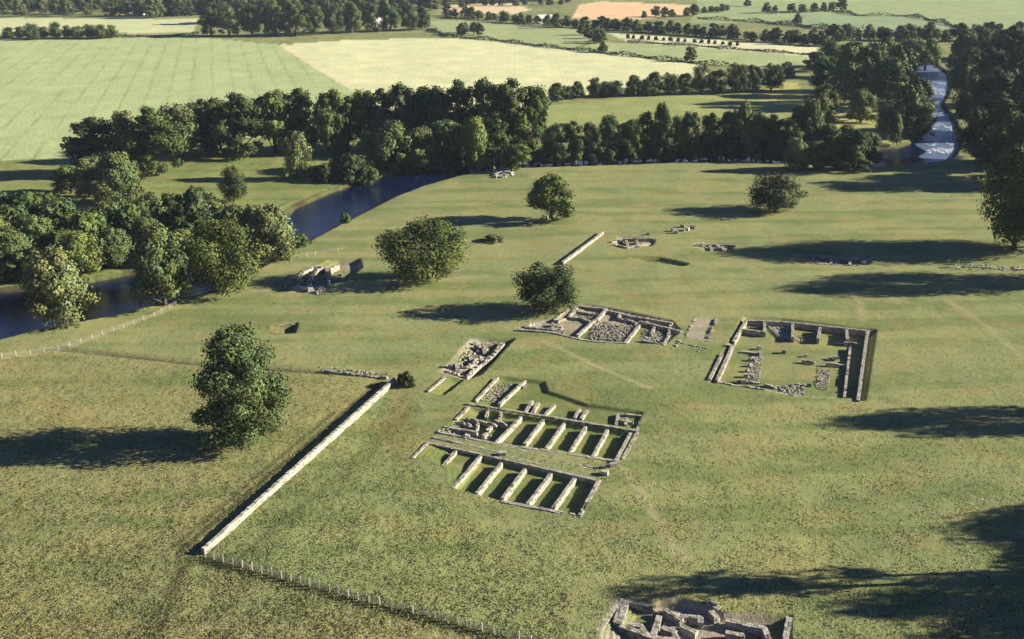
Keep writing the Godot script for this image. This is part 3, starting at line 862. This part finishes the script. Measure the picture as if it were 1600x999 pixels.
	for w in [[1440,355, 1525,195], [1400,405, 1620,445], [1580,440, 1540,490], [1700,205, 1625,390]]:
		stone_wall(o, w, 800, 460, Q, 0.6, 0.12, 0.6, "wall", 0.4)
	# ---- headquarters
	o = thing("headquarters_ruin", "large square headquarters ruin with grassy courtyard and sunken strongroom", "ruin")
	for w in [[408,155, 300,335], [288,375, 160,662], [205,440, 100,650], [408,160, 800,180, 1430,250], [1412,255, 1335,825], [380,235, 562,258], [1018,222, 1002,312], [1240,240, 1246,318], [792,190, 790,300], [560,180, 556,260], [240,365, 300,372]]:
		stone_wall(o, w, 1090, 470, Q, 0.68, 0.3, 1.3, "wall", 0.1)
	for w in [[160,672, 500,720, 800,790, 1320,822], [1150,335, 1320,350], [1270,380, 1220,800], [370,410, 545,432], [330,655, 510,672], [870,490, 975,505], [1070,515, 1220,525], [560,690, 650,710], [1090,460, 1170,465]]:
		stone_wall(o, w, 1090, 470, Q, 0.55, -0.28, 0.6, "low_wall", 0.4)
	slabs(o, [[515,372], [520,425], [462,470], [440,515], [418,560], [402,605], [375,655], [720,402], [910,430], [1130,460], [930,680], [1030,640]], 1090, 470, Q, Vector3(0.36, 0.4, 0.36), "pier_stone")
	rubble(o, [440,440, 545,430, 510,660, 400,640], 1090, 470, Q, 260, 0.2, "paving_stones")
	rubble(o, [590,180, 760,200, 790,290, 660,270], 1090, 470, Q, 220, 0.34, "strongroom_stones")
	rubble(o, [1000,530, 1110,540, 1090,715, 980,690], 1090, 470, Q, 260, 0.16, "paving_stones")
	rubble(o, [640,680, 900,660, 890,790, 780,790], 1090, 470, Q, 130, 0.26)
	rubble(o, [780,280, 900,260, 910,320, 800,310], 1090, 470, Q, 40, 0.24)
	# ---- small ruins on the meadow
	o = thing("turret_ruin", "small ruin with two dark hollows beside the low pale wall", "ruin")
	for w in [[620,510, 690,490], [640,525, 720,545], [715,500, 725,540], [780,500, 790,540], [700,490, 880,490], [720,545, 860,515]]:
		stone_wall(o, w, 800, 250, B, 0.8, 0.3, 1.0)
	slabs(o, [[680,505], [718,520], [790,520], [850,470]], 800, 250, B, Vector3(0.45, 0.4, 0.4))
	o = thing("turret_ruin", "scatter of pale stones beyond the small turret ruins", "ruin")
	slabs(o, [[1010,450], [1025,462], [1070,450], [1110,432], [1130,435], [1095,445], [1130,425], [1065,425]], 800, 250, B, Vector3(0.5, 0.4, 0.4))
	o = thing("turret_ruin", "small sunken ruin with pale stone piers on open meadow", "ruin")
	for w in [[1140,525, 1400,530], [1150,570, 1370,580], [1140,525, 1150,568], [1240,535, 1250,570], [1320,540, 1325,572]]:
		stone_wall(o, w, 800, 250, B, 0.8, 0.25, 1.1)
	slabs(o, [[1195,540], [1298,555], [1290,545]], 800, 250, B, Vector3(0.55, 0.6, 0.5))
	o = thing("granary_ruin", "long low ruin at the tip of the big oak's shadow", "ruin")
	for w in [[1236,396, 1300,402, 1360,404], [1240,410, 1300,413, 1355,414], [1240,394, 1238,410], [1272,398, 1270,412], [1300,400, 1298,413], [1330,402, 1328,414]]:
		stone_wall(o, w, 0, 0, 1.0, 0.8, 0.3, 1.1, "wall", 0.5)
	slabs(o, [[1246,400], [1285,405], [1322,408], [1350,410]], 0, 0, 1.0, Vector3(0.5, 0.5, 0.5))
	o = thing("wall_ruin", "stretch of low ruined wall reaching the big oak", "ruin")
	stone_wall(o, [1472,417, 1520,416, 1600,420], 0, 0, 1.0, 0.9, 0.3, 0.7, "wall", 0.6)
	rubble(o, [1480,413, 1600,416, 1600,424, 1485,421], 0, 0, 1.0, 50, 0.3)
	# ---- by the river
	o = thing("bath_house_ruin", "pale bath house ruin cut into the river bank slope", "ruin")
	for w in [[500,470, 620,430, 720,378], [690,470, 780,400, 850,372], [900,390, 985,350], [520,590, 640,600, 780,640], [720,378, 860,372], [850,370, 890,440], [780,640, 830,560], [330,500, 500,480]]:
		stone_wall(o, w, 380, 360, 0.15, 0.9, 0.5, 1.8, "wall", 0.15)
	for w in [[660,600, 700,480], [560,590, 620,500], [880,560, 900,440]]:
		stone_wall(o, w, 380, 360, 0.15, 0.8, 0.5, 1.8, "wall", 0.4)
	rubble(o, [420,560, 700,440, 860,440, 860,620, 520,620], 380, 360, 0.15, 220, 0.35)
	slabs(o, [[960,370], [1010,430], [940,470], [840,400], [560,580], [620,620], [700,640]], 380, 360, 0.15, Vector3(0.6, 0.5, 0.5))
	o = thing("abutment_ruin", "pale block of bridge stones on the edge of river bank", "ruin")
	rubble(o, [768,270, 800,266, 802,277, 772,279], 0, 0, 1.0, 60, 0.7)
	slabs(o, [[780,272], [790,270], [795,273]], 0, 0, 1.0, Vector3(1.3, 0.5, 0.8))
	# ---- building at the bottom edge
	o = thing("bath_block_ruin", "large rubble built ruin with thick walls at the foot of shaded meadow", "ruin")
	for w in [[375,265, 330,412], [345,280, 215,470], [395,275, 560,305], [395,290, 350,420], [600,370, 560,500], [410,425, 480,425, 520,480], [360,430, 560,500, 700,520], [640,330, 740,390], [690,470, 720,520], [760,370, 860,380, 860,410], [740,430, 830,470], [1020,395, 1260,445, 1285,510], [1020,470, 1130,490], [1415,380, 1390,516], [900,290, 975,320], [925,340, 960,375], [620,440, 700,470]]:
		stone_wall(o, w, 880, 870, B, 0.8, 0.25, 1.45, "wall", 0.08)
	rubble(o, [570,300, 740,330, 830,460, 790,510, 690,480, 600,420], 880, 870, B, 260, 0.2)
	slabs(o, [[585,390], [575,430], [560,470], [640,330], [700,350], [740,390], [850,380], [450,430], [480,450], [910,295], [950,310], [940,350], [960,370], [1050,400], [1110,420], [1040,480], [1090,490], [1270,460], [780,380], [720,440], [660,450]], 880, 870, B, Vector3(0.45, 0.35, 0.35))
	# ---- small open pit
	o = thing("trench_lining", "short stone lining in the small dark trench on the slope", "ruin")
	stone_wall(o, [421,509, 464,506], 0, 0, 1.0, 0.5, -0.1, 1.1, "wall", 0.2)
	# ---- low pale wall on the meadow
	o = thing("low_stone_wall", "short straight pale wall on open meadow beyond the dark round tree", "wall")
	stone_wall(o, [879,409, 942,362], 0, 0, 1.0, 0.7, 0.8, 1.1, "stonework", 0.1)
	# ---- field wall
	o = thing("field_wall", "long straight pale dry stone wall enclosing the site meadow", "wall")
	stone_wall(o, [317,860, 360,822, 400,785.5, 452,740, 500,696.5, 560,643.5, 618,591], 0, 0, 1.0, 0.6, 0.8, 1.2, "stonework", 0.02)
	var tumbled := thing("tumbled_wall", "low tumbled stone wall meeting the far end of the field wall", "wall")
	stone_wall(tumbled, [505,577, 540,581, 575,585, 604,588], 0, 0, 1.0, 0.8, 0.55, 0.9, "stonework", 0.7)
	rubble(tumbled, [500,573, 606,584, 606,592, 500,582], 0, 0, 1.0, 90, 0.22)
	var m := MB.new()
	var rng := RandomNumberGenerator.new()
	rng.seed = 5
	var p := G(317, 860, 0.8); var q := G(618, 591, 0.8)
	var d := (q - p).normalized()
	var x := 0.0
	while x < p.distance_to(q):
		var bl := rng.randf_range(0.35, 0.7)
		m.block(p + d * (x + bl * 0.5) + Vector3(0, 0.1, 0), Basis(d, Vector3.UP, d.cross(Vector3.UP)), Vector3(bl * 0.5 - 0.01, rng.randf_range(0.06, 0.2), rng.randf_range(0.26, 0.34)), Color(0.50, 0.47, 0.37) * rng.randf_range(0.6, 1.15), rng, 0.12)
		x += bl
	part("coping", m.mesh(), mat_stone, o)

# ------------------------------------------------------------------ fences
func fence(a: Array, called: String, label: String, gap: float, high: float, col: Color, rails: int) -> void:
	var o := thing(called, label, "fence")
	var rng := RandomNumberGenerator.new()
	rng.seed = int(a[0] + a[1] * 3)
	var post := MB.new()
	post.block(Vector3(0, high * 0.5 - 0.2, 0), Basis.IDENTITY, Vector3(0.075, high * 0.5 + 0.2, 0.075), col, rng, 0.1)
	var pm := post.mesh()
	var prev := Vector3.ZERO
	var rail := MB.new()
	for i in range(0, a.size() - 2, 2):
		var p := G(a[i], a[i + 1]); var q := G(a[i + 2], a[i + 3])
		var n := maxi(1, int(p.distance_to(q) / gap))
		for k in n + 1:
			if k == n and i < a.size() - 4: continue
			var c := p.lerp(q, float(k) / n)
			c.y = hgt(c.x, c.z)
			var s := part("post", pm, mat_plain, o)
			s.transform = Transform3D(Basis.from_euler(Vector3(rng.randf_range(-0.06, 0.06), rng.randf() * 0.5, rng.randf_range(-0.06, 0.06))).scaled(Vector3.ONE * rng.randf_range(0.9, 1.12)), c)
			if prev != Vector3.ZERO:
				for r in rails:
					var up := Vector3(0, high * (r + 1.0) / (rails + 0.4), 0)
					rail.tube(prev + up, c + up, 0.02, 0.02, col * 0.7, 4)
			prev = c
	part("wires", rail.mesh(), mat_plain, o)

func build_fences() -> void:
	var grey := Color(0.40, 0.38, 0.33)
	fence([320,872, 440,905, 560,938, 680,968, 830,1008], "post_fence", "line of grey posts and wire running from the stone wall corner", 1.6, 1.25, grey, 4)
	fence([92,545, 200,556, 330,570, 470,580, 606,590], "post_fence", "weathered post and wire fence from slope to far wall end", 2.2, 1.15, Color(0.2, 0.18, 0.14), 4)
	fence([-20,562, 90,546, 160,522, 240,494, 275,476], "post_fence", "pale post fence descending the slope towards the river", 2.5, 1.1, Color(0.45, 0.42, 0.33), 3)
	fence([455,408, 480,402, 505,397, 540,392], "post_fence", "short row of pale posts above the bath house ruin", 2.0, 1.2, Color(0.5, 0.47, 0.4), 2)

# ------------------------------------------------------------------ far farm houses
func house(x: float, y: float, l: float, w: float, turn: float, roof: Color, label: String) -> void:
	var at := on(x, y)
	var o := thing("farmhouse", label, "house", at)
	o.rotation.y = turn
	var m := MB.new()
	var rng := RandomNumberGenerator.new()
	rng.seed = int(x)
	var white := Color(0.72, 0.70, 0.64)
	var hw := 4.6
	m.block(Vector3(0, hw * 0.5 - 0.5, 0), Basis.IDENTITY, Vector3(l * 0.5, hw * 0.5 + 0.5, w * 0.5), white, rng, 0.0)
	for s in [-1, 1]:
		m.tri(Vector3(s * l * 0.5, hw, -w * 0.5), Vector3(s * l * 0.5, hw, w * 0.5), Vector3(s * l * 0.5, hw + w * 0.45, 0), Vector3(s, 0, 0), white)
	part("walls", m.mesh(), mat_plain, o)
	m = MB.new()
	for s in [-1, 1]:
		var n := Vector3(0, w * 0.5, s * w * 0.45).normalized()
		var e := Vector3(0, -w * 0.45, s * w * 0.5).normalized()
		var slope := sqrt(pow(w * 0.5, 2) + pow(w * 0.45, 2)) + 0.4
		m.block(Vector3(0, hw + w * 0.45, 0) + e * slope * 0.5 + n * 0.12, Basis(Vector3.RIGHT, n, Vector3.RIGHT.cross(n)), Vector3(l * 0.5 + 0.3, 0.1, slope * 0.5), roof, rng, 0.0)
	var rf := part("roof", m.mesh(), mat_plain, o)
	m = MB.new()
	for s in [-1, 1]:
		m.block(Vector3(s * (l * 0.5 - 0.5), hw + w * 0.45 + 0.6, 0), Basis.IDENTITY, Vector3(0.35, 0.9, 0.35), Color(0.3, 0.24, 0.2), rng, 0.0)
	part("chimneys", m.mesh(), mat_plain, rf)
	for k in 3:
		m = MB.new()
		m.block(Vector3((k - 1) * l * 0.3, 2.6, w * 0.5 + 0.02), Basis.IDENTITY, Vector3(0.5, 0.7, 0.06), Color(0.05, 0.055, 0.06), rng, 0.0)
		part("window", m.mesh(), mat_plain, o)

# ------------------------------------------------------------------ rough grass
func build_grass() -> void:
	var rng := RandomNumberGenerator.new()
	rng.seed = 909
	var m := MB.new()
	for k in 14:
		var a := rng.randf() * TAU
		var f := Vector3(cos(a), 0, sin(a)) * rng.randf_range(0.02, 0.2)
		var tip := f * rng.randf_range(1.2, 2.3) + Vector3(0, rng.randf_range(0.08, 0.2), 0)
		var side := Vector3(-sin(a), 0, cos(a)) * rng.randf_range(0.04, 0.09)
		var b := rng.randf_range(0.8, 1.2)
		m.tri(f - side - Vector3(0, 0.05, 0), f + side - Vector3(0, 0.05, 0), tip, (Vector3(cos(a), 0, sin(a)) * 0.5 + Vector3.UP).normalized(), Color(b, b, b))
	var spots: Array[Transform3D] = []
	var tints := PackedColorArray()
	for k in 430000:
		var y := 330.0 + 690.0 * pow(rng.randf(), 0.6)
		var x := rng.randf_range(-90, 1690)
		var p := G2(x, y)
		var pa := patch_at(p)
		var rough := 0.025
		var c := MEADOW
		if pa >= 0:
			rough = patches[pa].rough
			c = patches[pa].color
		var clump := n_mid.get_noise_2d(p.x * 1.3, p.y * 1.3)
		if rng.randf() > rough * 9.0 + clump * 0.5: continue
		var h := hgt(p.x, p.y)
		if last_pit >= 0 or last_river >= 0.0: continue
		var s := rng.randf_range(0.45, 1.1) * (0.45 + rough * 5.0)
		spots.append(Transform3D(Basis(Vector3.UP, rng.randf() * TAU).scaled(Vector3(s, s * rng.randf_range(0.5, 1.0), s)), Vector3(p.x, h, p.y)))
		c = c.lerp(Color(0.34, 0.31, 0.14), rng.randf() * 0.5).lerp(Color(0.12, 0.16, 0.05), rng.randf() * 0.3)
		tints.append(c * rng.randf_range(0.95, 1.4))
	var mm := MultiMesh.new()
	mm.transform_format = MultiMesh.TRANSFORM_3D
	mm.use_colors = true
	mm.mesh = m.mesh()
	mm.instance_count = spots.size()
	for k in spots.size():
		mm.set_instance_transform(k, spots[k])
		mm.set_instance_color(k, tints[k])
	var o := MultiMeshInstance3D.new()
	o.multimesh = mm
	o.material_override = mat_tuft
	o.name = "rough_grass"
	add_child(o)
	tag(o, "tufts of rough grass growing all over the pasture and meadow", "grass", "", "stuff")

func _ready() -> void:
	# ---- camera
	var cam := Camera3D.new()
	cam.name = "camera"
	cam.position = Vector3(0, EYE, 0)
	cam.rotation = Vector3(-pitch, 0, 0)
	cam.fov = rad_to_deg(2.0 * atan(499.5 / FOCAL))
	cam.near = 1.0
	cam.far = 20000.0
	add_child(cam)
	cam.current = true
	# ---- sky, air and exposure
	var env := Environment.new()
	env.background_mode = Environment.BG_SKY
	var sm := ProceduralSkyMaterial.new()
	sm.sky_top_color = Color(0.17, 0.32, 0.62)
	sm.sky_horizon_color = Color(0.86, 0.92, 1.0)
	sm.sky_curve = 0.12
	sm.ground_bottom_color = Color(0.2, 0.2, 0.14)
	sm.ground_horizon_color = Color(0.6, 0.66, 0.68)
	var sky := Sky.new()
	sky.sky_material = sm
	env.sky = sky
	env.tonemap_mode = Environment.TONE_MAPPER_LINEAR
	env.tonemap_exposure = 3.45
	env.background_energy_multiplier = 0.29
	env.fog_enabled = true
	env.fog_density = 0.00004
	env.fog_light_color = Color(0.82, 0.9, 1.0)
	env.sdfgi_enabled = true
	env.ssao_enabled = true
	env.ssil_enabled = true
	var we := WorldEnvironment.new()
	we.environment = env
	add_child(we)
	# ---- sun, low on the right and a little ahead
	var sun := DirectionalLight3D.new()
	sun.name = "sun"
	add_child(sun)
	var el := deg_to_rad(20.0)
	var az := deg_to_rad(3.0)
	sun.look_at_from_position(Vector3.ZERO, -Vector3(cos(el) * cos(az), sin(el), -cos(el) * sin(az)), Vector3.UP)
	sun.light_energy = 1.6
	sun.light_color = Color(1.0, 0.96, 0.89)
	sun.light_angular_distance = 0.5
	sun.shadow_enabled = true
	# ---- the place
	make_materials()
	lay_out()
	var t0 := Time.get_ticks_msec()
	build_ground()
	print("ground ", Time.get_ticks_msec() - t0)
	build_rapids_sheen()
	build_ruins()
	build_fences()
	print("ruins ", Time.get_ticks_msec() - t0)
	build_trees()
	print("trees ", Time.get_ticks_msec() - t0)
	hedge([690,26, 770,33, 860,42, 960,47, 1050,54, 1170,63, 1290,73], 7.0, "hedge", "tall overgrown hedge behind the row of bushes across stubble")
	hedge([1090,30, 1160,34, 1240,40, 1330,50], 4.0, "hedge", "dark hedge below the grey green far pasture")
	hedge([668,46, 700,57, 760,62, 830,71, 900,79, 1000,90, 1100,101, 1180,108], 3.0, "hedge", "long dark hedge along the top of the pale yellow field")
	hedge([1180,36, 1300,46, 1380,50, 1540,56, 1640,55], 5.0, "hedge", "dark hedge at the foot of the far right pastures")
	hedge([1425,26, 1470,36, 1508,47], 4.0, "hedge", "slanting hedge across the far right pasture")
	hedge([1200,22, 1300,18, 1340,25, 1425,26], 4.0, "hedge", "kinked hedge across the top of far pastures")
	hedge([-60,58, 60,61, 180,58, 280,55, 310,52], 2.0, "hedge", "low hedge along the far edge of the green crop field")
	hedge([980,66, 1100,73, 1270,86], 2.0, "hedge", "thin hedge between the stubble strip and green pasture")
	house(850, 36, 16, 8, 0.2, Color(0.55, 0.5, 0.45), "white farmhouse with pale roof among the far hedgerow trees")
	house(196, 20, 14, 8, -0.3, Color(0.2, 0.2, 0.22), "white farmhouse with slate roof at the edge of distant wood")
	house(222, 24, 12, 7, 0.9, Color(0.35, 0.2, 0.15), "small farmhouse with brown roof beside the distant wood")
	house(596, 40, 14, 8, 0.3, Color(0.5, 0.48, 0.44), "pale house half hidden in the wood above crop fields")
	build_grass()
	print("all ", Time.get_ticks_msec() - t0)
